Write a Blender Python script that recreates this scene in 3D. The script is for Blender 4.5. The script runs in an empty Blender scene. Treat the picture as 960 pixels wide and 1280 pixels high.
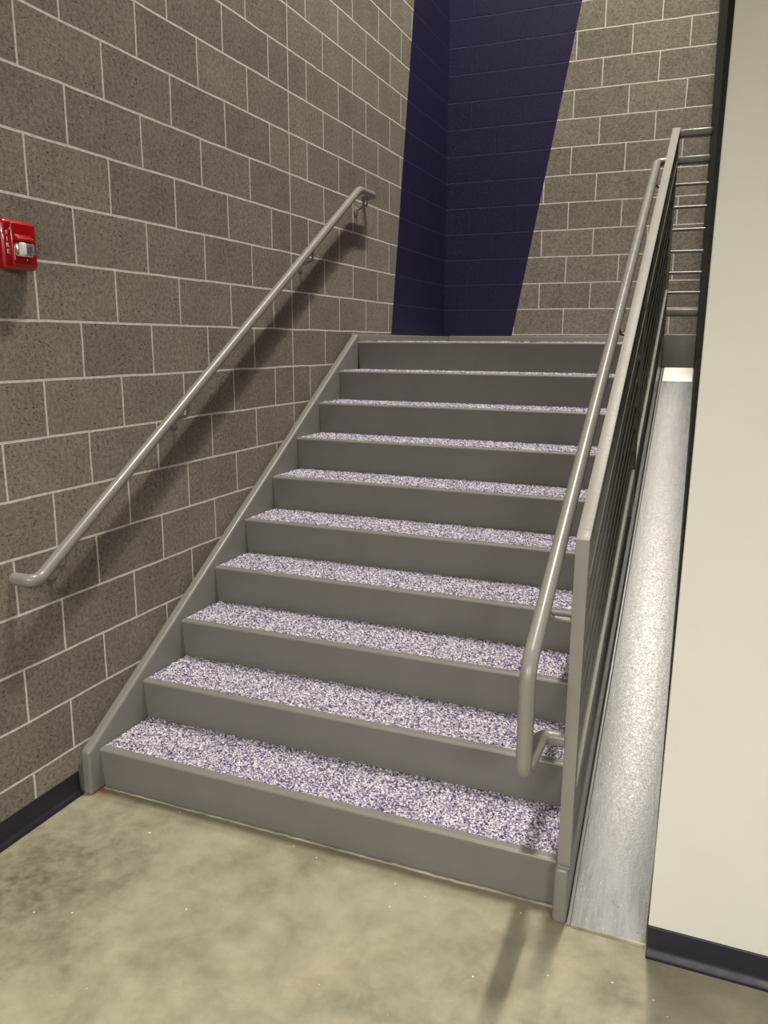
import bpy, bmesh, math, random
import numpy as np
from mathutils import Vector, Matrix
random.seed(4)
rng = np.random.default_rng(7)
S = bpy.context.scene
COL = S.collection

# ------------------------------------------------------------------ dimensions (metres)
U = 0.2032                  # one block course / half a block length
YB = 4.440                  # back wall
CJ = 1.7595                 # control joint in the left wall
R, T = 0.17645, 0.27906     # riser, tread
NSTEP = 10
SX0, SX1 = 0.0625, 1.8675   # clear width between the stringers
SL = R / T
LAND = NSTEP * R
YL = (NSTEP - 1) * T        # landing edge

# ------------------------------------------------------------------ helpers
def tag(o, label=None, cat=None, group=None, kind=None):
    if label: o['label'] = label
    if cat: o['category'] = cat
    if group: o['group'] = group
    if kind: o['kind'] = kind
    return o

def empty(name, loc, label, cat, group=None):
    o = bpy.data.objects.new(name, None); COL.objects.link(o)
    o.location = loc; o.empty_display_size = 0.1
    return tag(o, label, cat, group)

def add(name, me, mat, parent=None, smooth=None):
    """link a mesh built in world coordinates; a child keeps its world place"""
    o = bpy.data.objects.new(name, me)
    COL.objects.link(o)
    if mat is not None and not me.materials: me.materials.append(mat)
    if smooth is not None:
        for p in me.polygons: p.use_smooth = True
        try: me.set_sharp_from_angle(angle=math.radians(smooth))
        except Exception: pass
    if parent is not None:
        o.parent = parent
        o.matrix_parent_inverse = Matrix.Identity(4)
        w = Vector((0, 0, 0)); q = parent
        while q is not None:
            w += q.location; q = q.parent
        o.location = -w
    return o

def finish(bm, name):
    bmesh.ops.recalc_face_normals(bm, faces=bm.faces[:])
    me = bpy.data.meshes.new(name); bm.to_mesh(me); bm.free(); return me

def bm_bevel(bm, w, seg=3, ang=30):
    bmesh.ops.recalc_face_normals(bm, faces=bm.faces[:]); bm.normal_update()
    es = [e for e in bm.edges if len(e.link_faces) == 2 and e.calc_face_angle(0) > math.radians(ang)]
    if w > 0: bmesh.ops.bevel(bm, geom=es, offset=w, offset_type='OFFSET', segments=seg, profile=0.5, affect='EDGES', clamp_overlap=True)

def bm_box(bm, lo, hi):
    v = [bm.verts.new((x, y, z)) for x in (lo[0], hi[0]) for y in (lo[1], hi[1]) for z in (lo[2], hi[2])]
    for f in ((0, 1, 3, 2), (4, 6, 7, 5), (0, 4, 5, 1), (2, 3, 7, 6), (0, 2, 6, 4), (1, 5, 7, 3)):
        bm.faces.new([v[i] for i in f])

def box(name, lo, hi, mat, parent=None, bev=0.0, seg=3):
    bm = bmesh.new(); bm_box(bm, lo, hi); bm_bevel(bm, bev, seg)
    return add(name, finish(bm, name), mat, parent, 40 if bev else None)

def prism(name, pts, ax, a, b, mat, parent=None, bev=0.0, seg=3, bang=15, smooth=40):
    """polygon pts in the two axes other than ax, extruded from a to b along ax"""
    bm = bmesh.new()
    def P(p, t):
        c = [0, 0, 0]; oth = [i for i in range(3) if i != ax]
        c[ax] = t; c[oth[0]] = p[0]; c[oth[1]] = p[1]; return c
    A = [bm.verts.new(P(p, a)) for p in pts]; B = [bm.verts.new(P(p, b)) for p in pts]
    bm.faces.new(A); bm.faces.new(B[::-1])
    n = len(pts)
    for i in range(n):
        j = (i + 1) % n
        bm.faces.new((A[i], A[j], B[j], B[i]))
    bm_bevel(bm, bev, seg, bang)
    return add(name, finish(bm, name), mat, parent, smooth if bev else None)

def fillet(pts, r, seg=8):
    pts = [Vector(p) for p in pts]; out = [pts[0]]
    for i in range(1, len(pts) - 1):
        p0, p1, p2 = pts[i - 1], pts[i], pts[i + 1]
        rr = r[i - 1] if isinstance(r, (list, tuple)) else r
        d0 = (p0 - p1).normalized(); d1 = (p2 - p1).normalized()
        ang = d0.angle(d1); half = ang / 2
        t = min(rr / math.tan(half), (p0 - p1).length * .49, (p2 - p1).length * .49)
        rr = t * math.tan(half)
        a = p1 + d0 * t; bis = (d0 + d1).normalized(); c = p1 + bis * (rr / math.sin(half))
        va = a - c; vb = p1 + d1 * t - c; tot = va.angle(vb); axv = va.cross(vb).normalized()
        for k in range(seg + 1):
            out.append(c + Matrix.Rotation(tot * k / seg, 3, axv) @ va)
    out.append(pts[-1]); return out

def tube_bm(bm, pts, rad, n=20):
    pts = [Vector(p) for p in pts]
    t0 = (pts[1] - pts[0]).normalized()
    u = t0.orthogonal().normalized(); rings = []
    prev = t0
    for i, p in enumerate(pts):
        if i == 0: t = t0
        elif i == len(pts) - 1: t = (pts[i] - pts[i - 1]).normalized()
        else: t = ((pts[i + 1] - p).normalized() + (p - pts[i - 1]).normalized()).normalized()
        u = prev.rotation_difference(t) @ u; u = (u - t * u.dot(t)).normalized(); prev = t
        v = t.cross(u)
        rings.append([bm.verts.new(p + (u * math.cos(2 * math.pi * k / n) + v * math.sin(2 * math.pi * k / n)) * rad) for k in range(n)])
    for a, b in zip(rings, rings[1:]):
        for k in range(n):
            bm.faces.new((a[k], a[(k + 1) % n], b[(k + 1) % n], b[k]))
    bm.faces.new(rings[0][::-1]); bm.faces.new(rings[-1])

def tube(name, pts, rad, mat, parent=None, bend=None, n=20, seg=8):
    if bend is not None: pts = fillet(pts, bend, seg)
    bm = bmesh.new(); tube_bm(bm, pts, rad, n)
    return add(name, finish(bm, name), mat, parent, 50)

# ------------------------------------------------------------------ materials
class NT:
    def __init__(s, name):
        s.m = bpy.data.materials.new(name); s.m.use_nodes = True
        s.t = s.m.node_tree; s.b = s.t.nodes['Principled BSDF']
    def n(s, typ, **kw):
        nd = s.t.nodes.new(typ)
        for k, v in kw.items():
            if k == 'ins':
                for a, b in v.items():
                    if hasattr(b, 'is_output') : s.t.links.new(b, nd.inputs[a])
                    else: nd.inputs[a].default_value = b
            else: setattr(nd, k, v)
        return nd
    def link(s, a, b): s.t.links.new(a, b)
    def math(s, op, a, b=0.0, c=0.0, clamp=False):
        return s.n('ShaderNodeMath', operation=op, use_clamp=clamp, ins={0: a, 1: b, 2: c}).outputs[0]
    def noise(s, vec, scale, detail=4, rough=.55, dist=0.0):
        return s.n('ShaderNodeTexNoise', ins={'Vector': vec, 'Scale': scale, 'Detail': detail, 'Roughness': rough, 'Distortion': dist}).outputs['Fac']
    def ramp(s, fac, stops, interp='LINEAR'):
        r = s.n('ShaderNodeValToRGB', ins={0: fac}); cr = r.color_ramp; cr.interpolation = interp
        while len(cr.elements) < len(stops): cr.elements.new(.5)
        for e, (p, c) in zip(cr.elements, stops):
            e.position = p; e.color = (*c, 1) if len(c) == 3 else c
        return r.outputs[0]
    def mix(s, fac, a, b, blend='MIX'):
        m = s.n('ShaderNodeMix', data_type='RGBA', blend_type=blend)
        for i, v in ((0, fac), (6, a), (7, b)):
            if hasattr(v, 'is_output'): s.link(v, m.inputs[i])
            else: m.inputs[i].default_value = v if i == 0 else (*v, 1)
        return m.outputs[2]
    def rng(s, v, a, b, c=0.0, d=1.0):
        return s.n('ShaderNodeMapRange', ins={0: v, 1: a, 2: b, 3: c, 4: d}).outputs[0]
    def pos(s): return s.n('ShaderNodeNewGeometry').outputs['Position']
    def sep(s, v): return s.n('ShaderNodeSeparateXYZ', ins={0: v}).outputs
    def comb(s, x, y, z=0.0): return s.n('ShaderNodeCombineXYZ', ins={0: x, 1: y, 2: z}).outputs[0]
    def bump(s, h, strength, dist, normal=None):
        b = s.n('ShaderNodeBump', ins={'Height': h, 'Strength': strength, 'Distance': dist})
        if normal is not None: s.link(normal, b.inputs['Normal'])
        return b.outputs[0]
    def set(s, **kw):
        for k, v in kw.items():
            i = s.b.inputs[k.replace('_', ' ')]
            if hasattr(v, 'is_output'): s.link(v, i)
            elif isinstance(v, (tuple, list)): i.default_value = (*v, 1)
            else: i.default_value = v
        return s.m

def painted(name, col, rough=.38, var=.06, bump=.15, scale=35, spec=.5):
    k = NT(name); p = k.pos()
    a = k.noise(p, 6, 3); b = k.noise(p, scale, 3)
    lo = tuple(c * (1 - var) for c in col); hi = tuple(c * (1 + var) for c in col)
    c = k.ramp(a, [(.3, lo), (.7, hi)])
    r = k.rng(b, .3, .7, rough - .05, rough + .07)
    return k.set(Base_Color=c, Roughness=r, Specular_IOR_Level=spec, Normal=k.bump(b, bump, .0015))

def block_wall(name, horiz, shift, control=None, stripe=None):
    k = NT(name); p = k.pos(); x, y, z = k.sep(p)
    h = y if horiz == 'y' else x
    wob = k.n('ShaderNodeTexNoise', ins={'Vector': p, 'Scale': 3.5, 'Detail': 4}).outputs['Color']
    wx, wy, wz = k.sep(wob)
    hh = k.math('ADD', k.math('ADD', h, shift), k.math('MULTIPLY', k.math('SUBTRACT', wx, .5), .010))
    zz = k.math('ADD', z, k.math('MULTIPLY', k.math('SUBTRACT', wy, .5), .010))
    br = k.n('ShaderNodeTexBrick', offset=.5, offset_frequency=2, squash=1.0,
             ins={'Vector': k.comb(hh, zz), 'Color1': (0, 0, 0, 1), 'Color2': (1, 1, 1, 1), 'Mortar': (.5, .5, .5, 1), 'Scale': 1.0,
                  'Mortar Size': .0056, 'Mortar Smooth': .35, 'Bias': 0.0, 'Brick Width': 2 * U, 'Row Height': U})
    tint = br.outputs['Color']; mor = br.outputs['Fac']
    if control is not None:
        cj = k.rng(k.math('ABSOLUTE', k.math('SUBTRACT', h, control)), .0035, .0065, 1, 0)
        mor = k.math('MAXIMUM', mor, cj)
    fine = k.noise(p, 260, 3, .65); mid = k.noise(p, 60, 4, .6); big = k.noise(p, 5, 4, .6)
    stretch = k.n('ShaderNodeMapping', ins={'Vector': p, 'Scale': (1, 1, 1.6)}).outputs[0]
    pitn = k.noise(stretch, 75, 2, .5)
    where = k.noise(p, 7, 2)
    pits = k.math('MULTIPLY', k.rng(pitn, .605, .65, 0, 1), k.rng(where, .40, .58, .2, 1))
    grain = k.math('ADD', k.math('MULTIPLY', fine, .5), k.math('MULTIPLY', mid, .5))
    blk = k.ramp(grain, [(.36, (.118, .102, .079)), (.5, (.200, .176, .141)), (.66, (.29, .26, .212))])
    tv = k.n('ShaderNodeSeparateColor', ins={0: tint}).outputs[0]
    sc = k.math('ADD', k.rng(tv, 0, 1, .88, 1.10), k.rng(big, .3, .7, -.10, .10))
    blk = k.mix(1.0, blk, k.comb(sc, sc, sc), 'MULTIPLY')
    blk = k.mix(k.math('MULTIPLY', pits, .8), blk, (.05, .044, .035))
    spk = k.rng(k.noise(p, 190, 1, .4), .74, .78, 0, .6)
    blk = k.mix(spk, blk, (.6, .57, .5))
    morc = k.ramp(k.noise(p, 40, 3), [(.3, (.50, .465, .40)), (.7, (.66, .62, .55))])
    c = k.mix(mor, blk, morc)
    hgt = k.math('SUBTRACT', k.math('SUBTRACT', k.math('MULTIPLY', grain, .35), k.math('MULTIPLY', pits, .8)), k.math('MULTIPLY', mor, 1.1))
    rough = .92; bs = .55
    if stripe is not None:
        coef, off, sgn, pc = stripe
        e = k.math('MULTIPLY', k.math('SUBTRACT', h, k.math('ADD', k.math('MULTIPLY', z, coef), off)), sgn)
        e = k.math('ADD', e, k.math('MULTIPLY', k.math('SUBTRACT', mid, .5), .004))
        msk = k.rng(e, -.001, .001, 0, 1)
        # faint brush mark running beside the stripe
        smear = k.math('MULTIPLY', k.rng(k.math('ABSOLUTE', k.math('ADD', e, .055)), .006, .016, .16, 0), k.rng(big, .42, .55, 0, 1))
        c = k.mix(smear, c, (.12, .105, .09))
        pcol = k.mix(k.math('MULTIPLY', k.math('ADD', k.math('SUBTRACT', big, .5), k.math('SUBTRACT', mid, .5)), .6, 0, True), pc, tuple(v * 1.5 for v in pc))
        pcol = k.mix(k.math('MULTIPLY', mor, k.rng(mid, .4, .6, .15, .75)), pcol, tuple(v * 2.3 for v in pc))
        c = k.mix(msk, c, pcol)
        rough = k.rng(msk, 0, 1, .92, .5)
        bs = k.rng(msk, 0, 1, .55, .75)
    return k.set(Base_Color=c, Roughness=rough, Specular_IOR_Level=.25, Normal=k.bump(hgt, bs, .006))

PURPLE = (.0165, .0098, .042)
M = {}
M['wall_l'] = block_wall('left_block_wall', 'y', -CJ + U, CJ, (.1716, 3.235 - .1716 * 1.82, 1.0, PURPLE))
M['wall_b'] = block_wall('back_block_wall', 'x', U, None, (.1796, .601 - .1796 * 1.83, -1.0, PURPLE))
M['white'] = painted('cream_wall_paint', (.73, .725, .660), .55, .015, .10, 220, .35)
M['black'] = painted('black_wall_paint', (.012, .010, .008), .55, .05, .1, 60, .3)
M['base'] = painted('dark_purple_rubber', (.012, .008, .018), .48, .08, .05, 20, .5)
M['steel'] = painted('grey_enamel_paint', (.192, .184, .164), .36, .04, .04, 40, .5)
M['steel_rail'] = painted('grey_rail_enamel', (.225, .215, .188), .30, .03, .01, 20, .5)
M['steel_guard'] = painted('brushed_grey_guard_paint', (.25, .238, .208), .46, .06, .10, 140, .35)
M['caulk'] = painted('pale_caulk', (.34, .31, .23), .6, .55, .6, 60)
M['rubber_gap'] = painted('dark_gap_filler', (.02, .018, .015), .7, .1, .2, 60)

def mk_floor():
    k = NT('stained_concrete'); p = k.pos(); x, y, z = k.sep(p)
    a = k.noise(p, 2.2, 8, .66, .35); b = k.noise(p, 9.0, 8, .68, .25); c = k.noise(p, 230, 3, .6); d = k.noise(p, 28, 4, .6, .3)
    f = k.math('ADD', k.math('MULTIPLY', a, .55), k.math('MULTIPLY', b, .45))
    col = k.ramp(f, [(.32, (.16, .145, .10)), (.44, (.235, .215, .150)), (.52, (.285, .258, .180)), (.60, (.335, .300, .210)), (.74, (.40, .355, .255))])
    g = k.rng(k.noise(p, 2.3, 3), .45, .7, 0, .35)
    col = k.mix(g, col, (.27, .275, .20))
    col = k.mix(k.rng(c, .35, .7, .12, 0), col, (.14, .12, .08))
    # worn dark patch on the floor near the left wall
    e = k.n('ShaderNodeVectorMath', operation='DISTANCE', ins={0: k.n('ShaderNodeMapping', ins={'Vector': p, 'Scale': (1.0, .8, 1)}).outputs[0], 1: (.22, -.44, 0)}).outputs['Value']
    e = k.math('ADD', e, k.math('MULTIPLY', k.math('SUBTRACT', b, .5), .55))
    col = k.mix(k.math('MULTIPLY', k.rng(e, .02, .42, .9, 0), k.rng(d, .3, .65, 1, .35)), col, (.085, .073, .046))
    # grime line along the foot of the stair
    gr = k.math('ADD', y, k.math('MULTIPLY', k.math('SUBTRACT', d, .5), .07))
    col = k.mix(k.rng(gr, -.075, -.005, 0, .55), col, (.16, .14, .09))
    # rust spot at the foot of the left stringer
    q = k.n('ShaderNodeVectorMath', operation='DISTANCE', ins={0: p, 1: (.085, -.012, 0)}).outputs['Value']
    q = k.math('ADD', q, k.math('MULTIPLY', k.math('SUBTRACT', d, .5), .05))
    col = k.mix(k.rng(q, .018, .05, .8, 0), col, (.26, .15, .05))
    s = k.rng(k.noise(p, 46, 0, 0), .86, .872, 0, .7)
    col = k.mix(s, col, (.75, .72, .62))
    r = k.rng(b, .35, .7, .32, .55)
    h = k.math('ADD', k.math('MULTIPLY', c, .3), k.math('MULTIPLY', d, .7))
    return k.set(Base_Color=col, Roughness=r, Specular_IOR_Level=.45, Normal=k.bump(h, .12, .004))
M['floor'] = mk_floor()

def mk_carpet():
    k = NT('speckled_tread_covering'); p = k.pos()
    def cells(sc, off):
        q = k.n('ShaderNodeMapping', ins={'Vector': p, 'Location': off, 'Scale': (1, 1, .35)}).outputs[0]
        q = k.n('ShaderNodeVectorMath', operation='ADD', ins={0: q, 1: k.n('ShaderNodeVectorMath', operation='SCALE', ins={0: k.n('ShaderNodeTexNoise', ins={'Vector': q, 'Scale': 160.0, 'Detail': 1.0}).outputs['Color'], 'Scale': .006}).outputs[0]}).outputs[0]
        return k.n('ShaderNodeTexVoronoi', feature='F1', ins={'Vector': q, 'Scale': sc, 'Randomness': 1.0})
    v = cells(185.0, (0, 0, 0)); cr = k.n('ShaderNodeSeparateColor', ins={0: v.outputs['Color']}).outputs[0]
    big = k.noise(p, 14, 3)
    cr2 = k.math('ADD', cr, k.math('MULTIPLY', k.math('SUBTRACT', big, .5), .35))
    col = k.ramp(cr2, [(0, (.075, .06, .12)), (.15, (.18, .14, .24)), (.33, (.34, .285, .40)), (.50, (.54, .50, .565)), (.65, (.72, .69, .715)), (.82, (.83, .81, .815))], 'CONSTANT')
    edge = k.rng(v.outputs['Distance'], .25, .75, 0, .45)
    col = k.mix(edge, col, (.06, .045, .10))
    h = k.math('SUBTRACT', cr, v.outputs['Distance'])
    return k.set(Base_Color=col, Roughness=.85, Specular_IOR_Level=.2, Normal=k.bump(h, .6, .004))
M['carpet'] = mk_carpet()

def mk_ramp():
    k = NT('galvanised_sheet'); p = k.pos()
    st = k.n('ShaderNodeMapping', ins={'Vector': p, 'Scale': (6, 1, 1)}).outputs[0]
    a = k.noise(st, 12, 5, .65, .4); b = k.noise(p, 190, 3, .6); c = k.noise(p, 3, 3)
    col = k.ramp(a, [(.3, (.245, .24, .233)), (.7, (.325, .32, .312))])
    dot = k.rng(k.noise(p, 60, 1, .3), .755, .775, 0, .6)
    col = k.mix(dot, col, (.16, .15, .13))
    scr = k.rng(k.noise(st, 60, 2, .5), .70, .74, 0, .6)
    col = k.mix(scr, col, (.85, .83, .80))
    r = k.math('ADD', k.math('ADD', k.rng(a, .3, .7, .47, .57), k.rng(k.noise(p, 80, 5, .7), .35, .65, -.05, .05)), k.rng(b, .3, .7, -.08, .10))
    h = k.math('ADD', k.math('MULTIPLY', a, .6), k.math('MULTIPLY', b, .5))
    return k.set(Base_Color=col, Metallic=.66, Roughness=r, Normal=k.bump(h, .42, .002))
M['ramp'] = mk_ramp()
def plain(name, col, rough=.4, metal=0.0, trans=0.0, coat=0.0):
    k = NT(name); b = k.noise(k.pos(), 90, 2)
    return k.set(Base_Color=k.ramp(b, [(.3, tuple(c * .95 for c in col)), (.7, tuple(min(1, c * 1.05) for c in col))]), Roughness=rough, Metallic=metal, Transmission_Weight=trans, Coat_Weight=coat)
M['strip'] = plain('scraped_bright_sheet', (.80, .77, .74), .55, .35)
M['red'] = plain('red_plastic', (.34, .002, .005), .28, 0, 0, .3)
M['lettering'] = plain('white_print', (.78, .72, .70), .5)
M['lens'] = plain('clear_lens', (.95, .95, .95), .08, 0, .9)
M['chrome'] = plain('polished_reflector', (.85, .84, .82), .12, 1.0)
M['dark'] = plain('dark_plastic', (.02, .02, .02), .4)

# ------------------------------------------------------------------ setting
def struct(o): o['kind'] = 'structure'; return o
HW = 8.6
struct(box('floor', (-.3, -8, -.12), (6.5, YB + .2, 0), M['floor']))
struct(box('wall_left', (-.2, -8, 0), (0, YB + .2, HW), M['wall_l']))
struct(box('wall_back', (0, YB, 0), (2.4, YB + .2, HW), M['wall_b']))
def wall_x(y, z): return 2.155 - (.099 + .0125 * z) * (y + .014) / (YB + .013)
def right_wall():
    # a dark wall that runs back slightly inward and leans a little
    bm = bmesh.new(); NZ = 22; rows = []; HW = 6.0
    for q in range(NZ + 1):
        z = HW * q / NZ
        rows.append([bm.verts.new((x, y, z)) for x, y in [(wall_x(-.014 + (YB + .013) * t / 6, z), -.014 + (YB + .013) * t / 6) for t in range(7)] + [(2.42, YB - .001), (2.42, -.014)]])
    bm.faces.new(rows[0][::-1]); bm.faces.new(rows[-1])
    for a, b in zip(rows, rows[1:]):
        for i in range(9):
            j = (i + 1) % 9; bm.faces.new((a[i], a[j], b[j], b[i]))
    return add('wall_right', finish(bm, 'wall_right'), M['black'])
struct(right_wall())
# the free edge of the cream wall is a few millimetres out of plumb
struct(prism('wall_front', [(2.1525, 0), (2.1525 + .0070 * HW, HW), (6.5, HW), (6.5, 0)], 1, -.08, -.015, M['white'], bev=.004, seg=3))
def cove(name, axis):
    # rubber cove base profile: thin sheet with a rounded toe
    prof = [(0, 0), (.020, 0), (.0205, .005), (.0195, .010), (.010, .019), (.0055, .026), (.0045, .032), (.0045, .093), (.003, .097), (0, .098)]
    if axis == 'left':
        o = prism(name, prof, 1, -8, -.060, M['base'], smooth=50)
    else:
        o = prism(name, [(-.080 - a, b) for a, b in prof], 0, 2.153, 6.5, M['base'], smooth=50)
        bm = bmesh.new(); bm.from_mesh(o.data)
        es = [e for e in bm.edges if all(abs(v.co.x - 2.153) < 1e-4 for v in e.verts)]
        bmesh.ops.bevel(bm, geom=es, offset=.0022, segments=3, profile=.5, affect='EDGES', clamp_overlap=True)
        bm.to_mesh(o.data); bm.free()
    for p in o.data.polygons: p.use_smooth = True
    try: o.data.set_sharp_from_angle(angle=math.radians(50))
    except Exception: pass
    return struct(o)
cove('baseboard_left', 'left'); cove('baseboard_front', 'front')

# ------------------------------------------------------------------ staircase
st = empty('staircase', (.96, 0, 0), 'grey painted steel staircase of ten risers with purple and white speckled treads', 'stairs')
def top(y): return .2187 + SL * y          # top edge of the stringers
for x0, x1 in ((.0155, .0605), (1.8695, 1.9140)):
    yt = YL + .012
    prof = [(-.057, 0), (-.057, top(-.057)), (yt, top(yt)), (yt, LAND - .33), (.225, 0)]
    prism('stringer', prof, 0, x0, x1, M['steel'], st, bev=.012, seg=5)

def carpet_mesh(x0, x1, y0, y1, z, step=.006, amp=.0022):
    nx = int((x1 - x0) / step) + 1; ny = max(3, int((y1 - y0) / step) + 1)
    xs = np.linspace(x0, x1, nx); ys = np.linspace(y0, y1, ny)
    X, Yg = np.meshgrid(xs, ys)
    Z = z + rng.normal(0, amp, X.shape)
    Yg = Yg.copy(); Yg[0] += rng.normal(0, .0022, nx); Yg[-1] += rng.normal(0, .001, nx)
    topv = np.stack([X, Yg, Z], -1).reshape(-1, 3)
    v = [tuple(p) for p in topv]; f = []
    for j in range(ny - 1):
        for i in range(nx - 1):
            a = j * nx + i; f.append((a, a + 1, a + nx + 1, a + nx))
    loop = list(range(nx)) + [j * nx + nx - 1 for j in range(1, ny)] + [(ny - 1) * nx + i for i in range(nx - 2, -1, -1)] + [j * nx for j in range(ny - 2, 0, -1)]
    base = len(v)
    for i in loop: v.append((v[i][0], v[i][1], z - .006))
    L = len(loop)
    for a in range(L):
        b = (a + 1) % L; f.append((loop[b], loop[a], base + a, base + b))
    f.append(tuple(base + a for a in range(L)))
    me = bpy.data.meshes.new('tread_carpet'); me.from_pydata(v, [], f); me.update(); return me

# one bent-plate step: sloped riser, rounded nose, flat pan, and its speckled covering
def step_profile(depth):
    rn = .011; lean = .020; t = .006
    pts = [(lean, 0)]
    pts.append((0.002, R - rn - .004))
    for kk in range(7):
        a = math.pi - (math.pi / 2) * kk / 6
        pts.append((rn + rn * math.cos(a), R - rn + rn * math.sin(a)))
    pts += [(.036, R), (.037, R - .004), (depth, R - .004), (depth, R - .012), (.02, R - .012), (lean + .006, .0)]
    return pts
def step_mesh(name, depth):
    bm = bmesh.new(); pts = step_profile(depth)
    A = [bm.verts.new((SX0 - .001, y, z)) for y, z in pts]; B = [bm.verts.new((SX1 + .001, y, z)) for y, z in pts]
    n = len(pts)
    for i in range(n):
        j = (i + 1) % n; bm.faces.new((A[i], A[j], B[j], B[i]))
    bm.faces.new(A); bm.faces.new(B[::-1])
    return finish(bm, name)
smesh = step_mesh('step', T + .022)
cmesh = carpet_mesh(SX0 + .004, SX1 - .004, .033, T + .019, R + .0005)
lmesh = step_mesh('step', .06)
step0 = None
for kk in range(NSTEP):
    if kk == 0:
        s0 = add('step', smesh, M['steel'], st, 35)
        c0 = bpy.data.objects.new('tread_carpet', cmesh); COL.objects.link(c0); cmesh.materials.append(M['carpet'])
        c0.parent = s0
        tag(c0, 'speckled purple and white tread covering')
        s, base = s0, s0.location.copy()
    elif kk < NSTEP - 1:
        s = s0.copy(); COL.objects.link(s); s.parent = st
        c = c0.copy(); COL.objects.link(c); c.parent = s
    else:
        s = add('step', lmesh, M['steel'], st, 35)
    s.location = base + Vector((0, kk * T, kk * R))
# sealant bead along the foot of the bottom riser
pts = []
for i in range(90):
    x = SX0 + (SX1 - SX0) * i / 89
    pts.append((x, .012 + rng.normal(0, .0012), .0015 + rng.normal(0, .0008) - .0032 + .0028 * i / 89))
tag(tube('sealant_bead', pts, .0052, M['caulk'], st, None, 8), 'pale dirty sealant line')

# ------------------------------------------------------------------ landing
la = empty('landing', (1.0, 3.4, LAND), 'grey steel landing at the top of the stairs below the purple stripe', 'landing')
prism('deck', [(.001, YL + .065), (2.078, YL + .065), (2.030, YB - .002), (.001, YB - .002)], 2, LAND - .20, LAND - .006, M['steel'], la)
me = carpet_mesh(.016, 1.98, YL + .035, YB - .02, LAND + .0005, step=.02)
o = add('floor_carpet', me, M['carpet'], la); tag(o, 'speckled purple and white floor covering')
o = box('toe_plate', (.001, YL + .02, LAND - .05), (.0605, YB - .015, LAND + .046), M['steel'], la, bev=.006)
o = box('toe_plate', (.0607, YB - .03, LAND - .05), (2.031, YB - .001, LAND + .050), M['steel'], la, bev=.006)
prism('fascia_plate', [(1.9145, 1.50), (2.085, 1.50), (2.085, LAND + .048), (1.9145, LAND + .048)], 1, YL + .008, YL + .024, M['steel'], la, bev=.006)

# ------------------------------------------------------------------ sloped metal cover beside the stair
rp = empty('metal_ramp_panel', (2.04, 0, 0), 'long sloped bare metal cover panel between the stair and the cream wall', 'panel')
def wr(y): return min(2.1515, wall_x(y, SL * (y + .056)) + .0012)
def slab(name, y0, y1, lift, th, mat, xin=1.928, inset=.0025):
    bm = bmesh.new()
    zf = lambda y: SL * (y + .056) + lift
    N = 10; ys = [y0 + (y1 - y0) * i / N for i in range(N + 1)]
    pts = [(xin, y0)] + [(wr(y) - inset, y) for y in ys] + [(xin, y) for y in ys[:0:-1]]
    A = [bm.verts.new((x, y, zf(y))) for x, y in pts]
    B = [bm.verts.new((x, y, zf(y) - th)) for x, y in pts]
    bm.faces.new(A); bm.faces.new(B[::-1]); n = len(pts)
    for i in range(n):
        j = (i + 1) % n; bm.faces.new((A[i], A[j], B[j], B[i]))
    bm_bevel(bm, .0015, 2)
    return add(name, finish(bm, name), mat, rp, 40)
slab('sheet', -.052, YL + .004, .003, .006, M['ramp'])
tag(slab('end_strip', 2.405, YL + .004, .0055, .002, M['strip'], 1.932, .007), 'bright scraped strip')
# upright flange against the stringer and the closing face at the floor
prism('edge_flange', [(-.054, 0), (-.054, .006), (YL, SL * (YL + .056) + .006), (YL, SL * (YL + .056) - .03), (.02, 0)], 0, 1.9165, 1.9275, M['steel'], rp, bev=.003)
tag(prism('kick_face', [(1.930, .0), (2.150, 0), (2.150, .010), (1.930, .010)], 1, -.058, -.052, M['caulk'], rp), 'pale sealed bottom edge')

# ------------------------------------------------------------------ guard railing
gd = empty('guard_railing', (1.896, 0, .2), 'grey steel guard railing with thin parallel infill rods on the right of the stair', 'railing')
GX0, GX1 = 1.8765, 1.9150
GXC = .5 * (GX0 + GX1)
YM, YT_ = 1.29, 2.585
def sloped_bar(name, w_top, hgt, y0, y1, mat, x0=GX0, x1=GX1, bev=.003, cut=True):
    pts = [(y0, w_top + SL * y0), (y1, w_top + SL * y1), (y1, w_top - hgt + SL * y1), (y0, w_top - hgt + SL * y0)]
    return prism(name, pts, 0, x0, x1, mat, gd, bev=bev, seg=2)
sloped_bar('top_rail', 1.248, .046, -.0025, YT_ + .02, M['steel_guard'], bev=.0012)
prism('post', [(-.040, top(-.03) - .02), (-.002, top(-.03) - .02), (-.002, 1.248 - SL * .002), (-.040, 1.248 - SL * .040)], 0, GX0, GX1, M['steel_guard'], gd, bev=.0012, seg=2)
box('post', (GX0 + .001, YM - .019, top(YM) - .01), (GX1 - .001, YM + .019, SL * YM + 1.21), M['steel_guard'], gd, bev=.003, seg=2)
box('post', (GX0 + .001, YT_ - .019, LAND - .03), (GX1 - .001, YT_ + .019, 2.85), M['steel_guard'], gd, bev=.003, seg=2)
for a, b in ((-.002, YM - .019), (YM + .019, YT_ - .019)):
    sloped_bar('middle_rail', 1.098, .046, a, b, M['steel_guard'])
    sloped_bar('bottom_rail', .432, .046, a, b, M['steel_guard'])
    for i in range(6):
        w = .980 - i * .0955
        tube('infill_rod', [(GXC, a - .001, w + SL * a), (GXC, b + .001, w + SL * b)], .0075, M['steel_rail'], gd, None, 12)
# weld beads at the foot of the first post
tube('weld_bead', [(GX0 + .003, -.043, top(-.03) - .006), (GX0 + .014, -.0445, top(-.03) - .010), (GX0 + .026, -.0435, top(-.03) - .007), (GX1 - .003, -.043, top(-.03) - .010)], .005, M['steel'], gd, None, 8)
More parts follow.
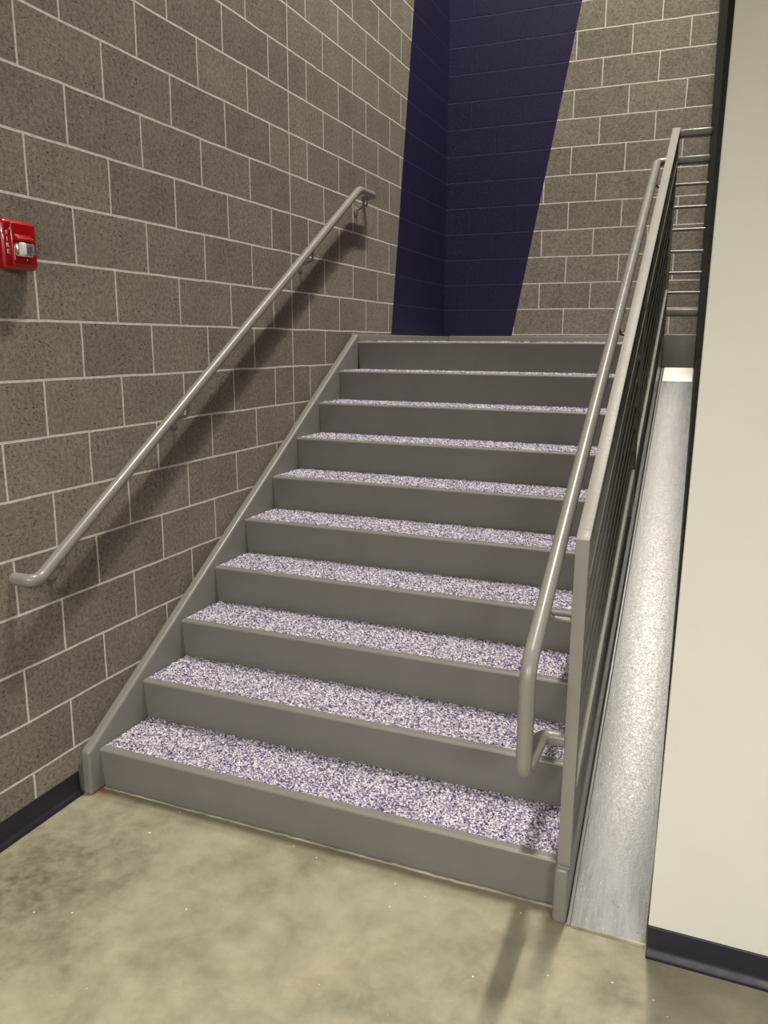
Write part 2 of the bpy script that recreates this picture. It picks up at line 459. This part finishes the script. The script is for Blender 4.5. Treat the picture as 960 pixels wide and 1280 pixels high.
# landing bay: level rails from the last post to the black wall
XE = lambda z: wall_x(YT_ + .019, z) + .0005
def level_bar(name, z0, z1):
    box(name, (GX1 - .002, YT_ - .019, z0), (XE(z1), YT_ + .019, z1), M['steel_rail'], gd, bev=.009, seg=4)
level_bar('top_rail', 2.834, 2.876); level_bar('middle_rail', 2.700, 2.742); level_bar('bottom_rail', 1.908, 1.950)
for z in (2.600, 2.484, 2.368, 2.254, 2.142, 2.036):
    tube('infill_rod', [(GX1 - .003, YT_, z), (XE(z), YT_, z)], .0085, M['steel_rail'], gd, None, 12)

# ------------------------------------------------------------------ handrails
PR = .0222
def bracket(hr, y, zp, side):
    """curved rod from the pipe's underside to a round flange"""
    if side == 'wall':
        x = .08
        b = tube('bracket', [(x, y, zp - .012), (x, y, zp - .075), (.035, y, zp - .088), (.003, y, zp - .10)], .0065, M['steel_rail'], hr, [.018, .05], 12)
        bm = bmesh.new(); tube_bm(bm, [(.0005, y, zp - .105), (.004, y, zp - .105), (.007, y, zp - .105)], .030, 24)
        for v in bm.verts:
            if v.co.x > .006: v.co.y = y + (v.co.y - y) * .7; v.co.z = (zp - .105) + (v.co.z - zp + .105) * .7
        f = add('flange', finish(bm, 'flange'), M['steel_rail'], None, 40)
        f.parent = b; f.location = Vector((0, 0, 0))
        return b
    x = 1.808
    return tube('bracket', [(x, y, zp - .012), (x, y, zp - .108), (GX0 + .003, y, zp - .108)], .0075, M['steel_rail'], hr, [.022], 12)
hl = empty('handrail', (.08, 1.1, 1.8), 'round grey pipe handrail mounted on the left block wall', 'handrail', None)
zl = lambda y: 1.100 + SL * y
y0, y1 = (.950 - 1.1) / SL, (2.676 - 1.1) / SL
tube('rail', [(.002, -.278, .950), (.08, -.278, .950), (.08, y0, .950), (.08, y1, 2.676), (.08, 2.735, 2.676), (.002, 2.735, 2.676)], PR, M['steel_rail'], hl, [.03, .10, .12, .04], 24)
for y, z in ((2.615, 2.676), (1.86, zl(1.86)), (.66, zl(.66)), (-.105, zl(-.105))):
    bracket(hl, y, z, 'wall')
hr = empty('handrail', (1.808, 1.1, 1.8), 'round grey pipe handrail on the guard railing, its lower end looping back', 'handrail', None)
XR = 1.808; ze = 2.725
zr = lambda y: .9205 + (ze - .9205) * (y + .285) / (2.60 + .285)
tube('rail', [(GX0 + .001, 2.60, ze), (XR, 2.60, ze), (XR, -.285, .9205), (XR, -.285, .612), (XR, -.030, .606), (GX0 + .001, -.030, .606)], PR, M['steel_rail'], hr, [.03, .10, .042, .05], 24, 10)
for y in (-.022, YM, 2.56):
    bracket(hr, y, zr(y), 'guard')

# ------------------------------------------------------------------ fire alarm
fa = empty('fire_alarm', (0, -.17, 2.07), 'red fire alarm horn strobe with clear flash lens on the left block wall', 'alarm')
box('back_box', (0, -.285, 2.020), (.036, -.20, 2.146), M['red'], fa, bev=.014, seg=5)
box('housing', (0.0005, -.236, 1.988), (.047, -.095, 2.147), M['red'], fa, bev=.018, seg=6)
box('front_cover', (.040, -.206, 2.002), (.0535, -.103, 2.137), M['red'], fa, bev=.008, seg=4)
prism('lens_hood', [(.046, 2.104), (.073, 2.086), (.073, 2.079), (.046, 2.076)], 1, -.197, -.128, M['red'], fa, bev=.003, seg=3)
lb = box('strobe', (.050, -.196, 2.030), (.064, -.131, 2.074), M['chrome'], fa, bev=.004, seg=3); tag(lb, 'silver strobe reflector')
tag(box('strobe_lens', (.0645, -.195, 2.031), (.080, -.171, 2.073), M['lettering'], lb, bev=.006, seg=4), 'white end of the strobe lens')
tag(box('strobe_lens', (.0645, -.169, 2.034), (.077, -.133, 2.071), M['lens'], lb, bev=.005, seg=4), 'clear strobe lens')
box('flash_tube', (.0642, -.156, 2.044), (.069, -.143, 2.060), M['dark'], lb)
def glyph_mesh(ch, size):
    cu = bpy.data.curves.new('glyph', 'FONT'); cu.body = ch; cu.size = size; cu.align_x = 'CENTER'; cu.align_y = 'CENTER'; cu.extrude = .0004
    ob = bpy.data.objects.new('glyph', cu); COL.objects.link(ob)
    bpy.context.view_layer.update()
    me = bpy.data.meshes.new_from_object(ob.evaluated_get(bpy.context.evaluated_depsgraph_get()))
    bpy.data.objects.remove(ob); bpy.data.curves.remove(cu); return me
bm = bmesh.new()
ROT = Matrix(((0, 0, 1), (1, 0, 0), (0, 1, 0)))
for i, ch in enumerate('FIRE'):
    g = glyph_mesh(ch, .0185)
    g.transform(Matrix.Translation((.0474, -.2205, 2.101 - i * .0195)) @ ROT.to_4x4())
    bm.from_mesh(g); bpy.data.meshes.remove(g)
tag(add('lettering', finish(bm, 'lettering'), M['lettering'], fa), 'white FIRE lettering')
bm = bmesh.new()
for q, (ya, yb, za, zb) in enumerate(((-.2085, -.2045, 2.112, 2.119), (-.150, -.147, 2.0195, 2.024))):
    xf = .0470 if q == 0 else .0534
    tag(box('fine_print', (xf, ya, za), (xf + .0006, yb, zb), M['lettering'], fa), 'tiny white print')
bm = bmesh.new()
bm_box(bm, (.0533, -.2012, 2.0180), (.0536, -.2004, 2.0625))
for i in range(9): bm_box(bm, (.0533, -.2008, 2.060 - i * .0052), (.0539, -.1972, 2.0628 - i * .0052))
tag(add('fine_print', finish(bm, 'fine_print'), M['lettering'], fa), 'line of tiny white print')

# ------------------------------------------------------------------ camera
cam = bpy.data.cameras.new('camera'); co = bpy.data.objects.new('camera', cam); COL.objects.link(co)
F = 995.475; yaw, pitch, roll = .389200, -.210356, .005390
cy, sy, cp, sp, cr, sr = math.cos(yaw), math.sin(yaw), math.cos(pitch), math.sin(pitch), math.cos(roll), math.sin(roll)
f = Vector((-sy * cp, cy * cp, sp)); r = Vector((cy, sy, 0)); u = r.cross(f)
r2 = r * cr + u * sr; u2 = -r * sr + u * cr
m = Matrix((r2, u2, -f)).transposed().to_4x4(); m.translation = (2.201497, -2.252445, 1.761924)
co.matrix_world = m
cam.sensor_fit = 'VERTICAL'; cam.sensor_height = 36.0; cam.lens = F / 1280 * 36.0
cam.clip_start = .05; S.camera = co

# ------------------------------------------------------------------ light
def area(name, loc, sx, sy, power, col, rot=(0, 0, 0)):
    l = bpy.data.lights.new(name, 'AREA'); l.shape = 'RECTANGLE'; l.size = sx; l.size_y = sy; l.energy = power; l.color = col
    o = bpy.data.objects.new(name, l); COL.objects.link(o); o.location = loc; o.rotation_euler = rot
    return o
area('stairwell_lamp', (2.05, 1.3, 8.9), .16, 1.4, 630, (1, .95, .85))
area('stairwell_lamp', (1.95, 3.6, 8.9), .16, 1.2, 170, (1, .95, .85))
area('lobby_lamp', (1.4, -4.2, 2.95), 1.2, .6, 235, (1, .97, .90))
area('lobby_lamp', (4.0, -4.2, 2.95), 1.2, .6, 235, (1, .97, .90))
w = bpy.data.worlds.new('world'); S.world = w; w.use_nodes = True
bg = w.node_tree.nodes['Background']; bg.inputs[0].default_value = (1, .95, .82, 1); bg.inputs[1].default_value = .02

vs = S.view_settings
S.display_settings.display_device = 'sRGB'
vs.view_transform = 'Standard'; vs.look = 'None'; vs.exposure = 0.0; vs.gamma = 1.0
try: vs.use_curve_mapping = False
except Exception: pass
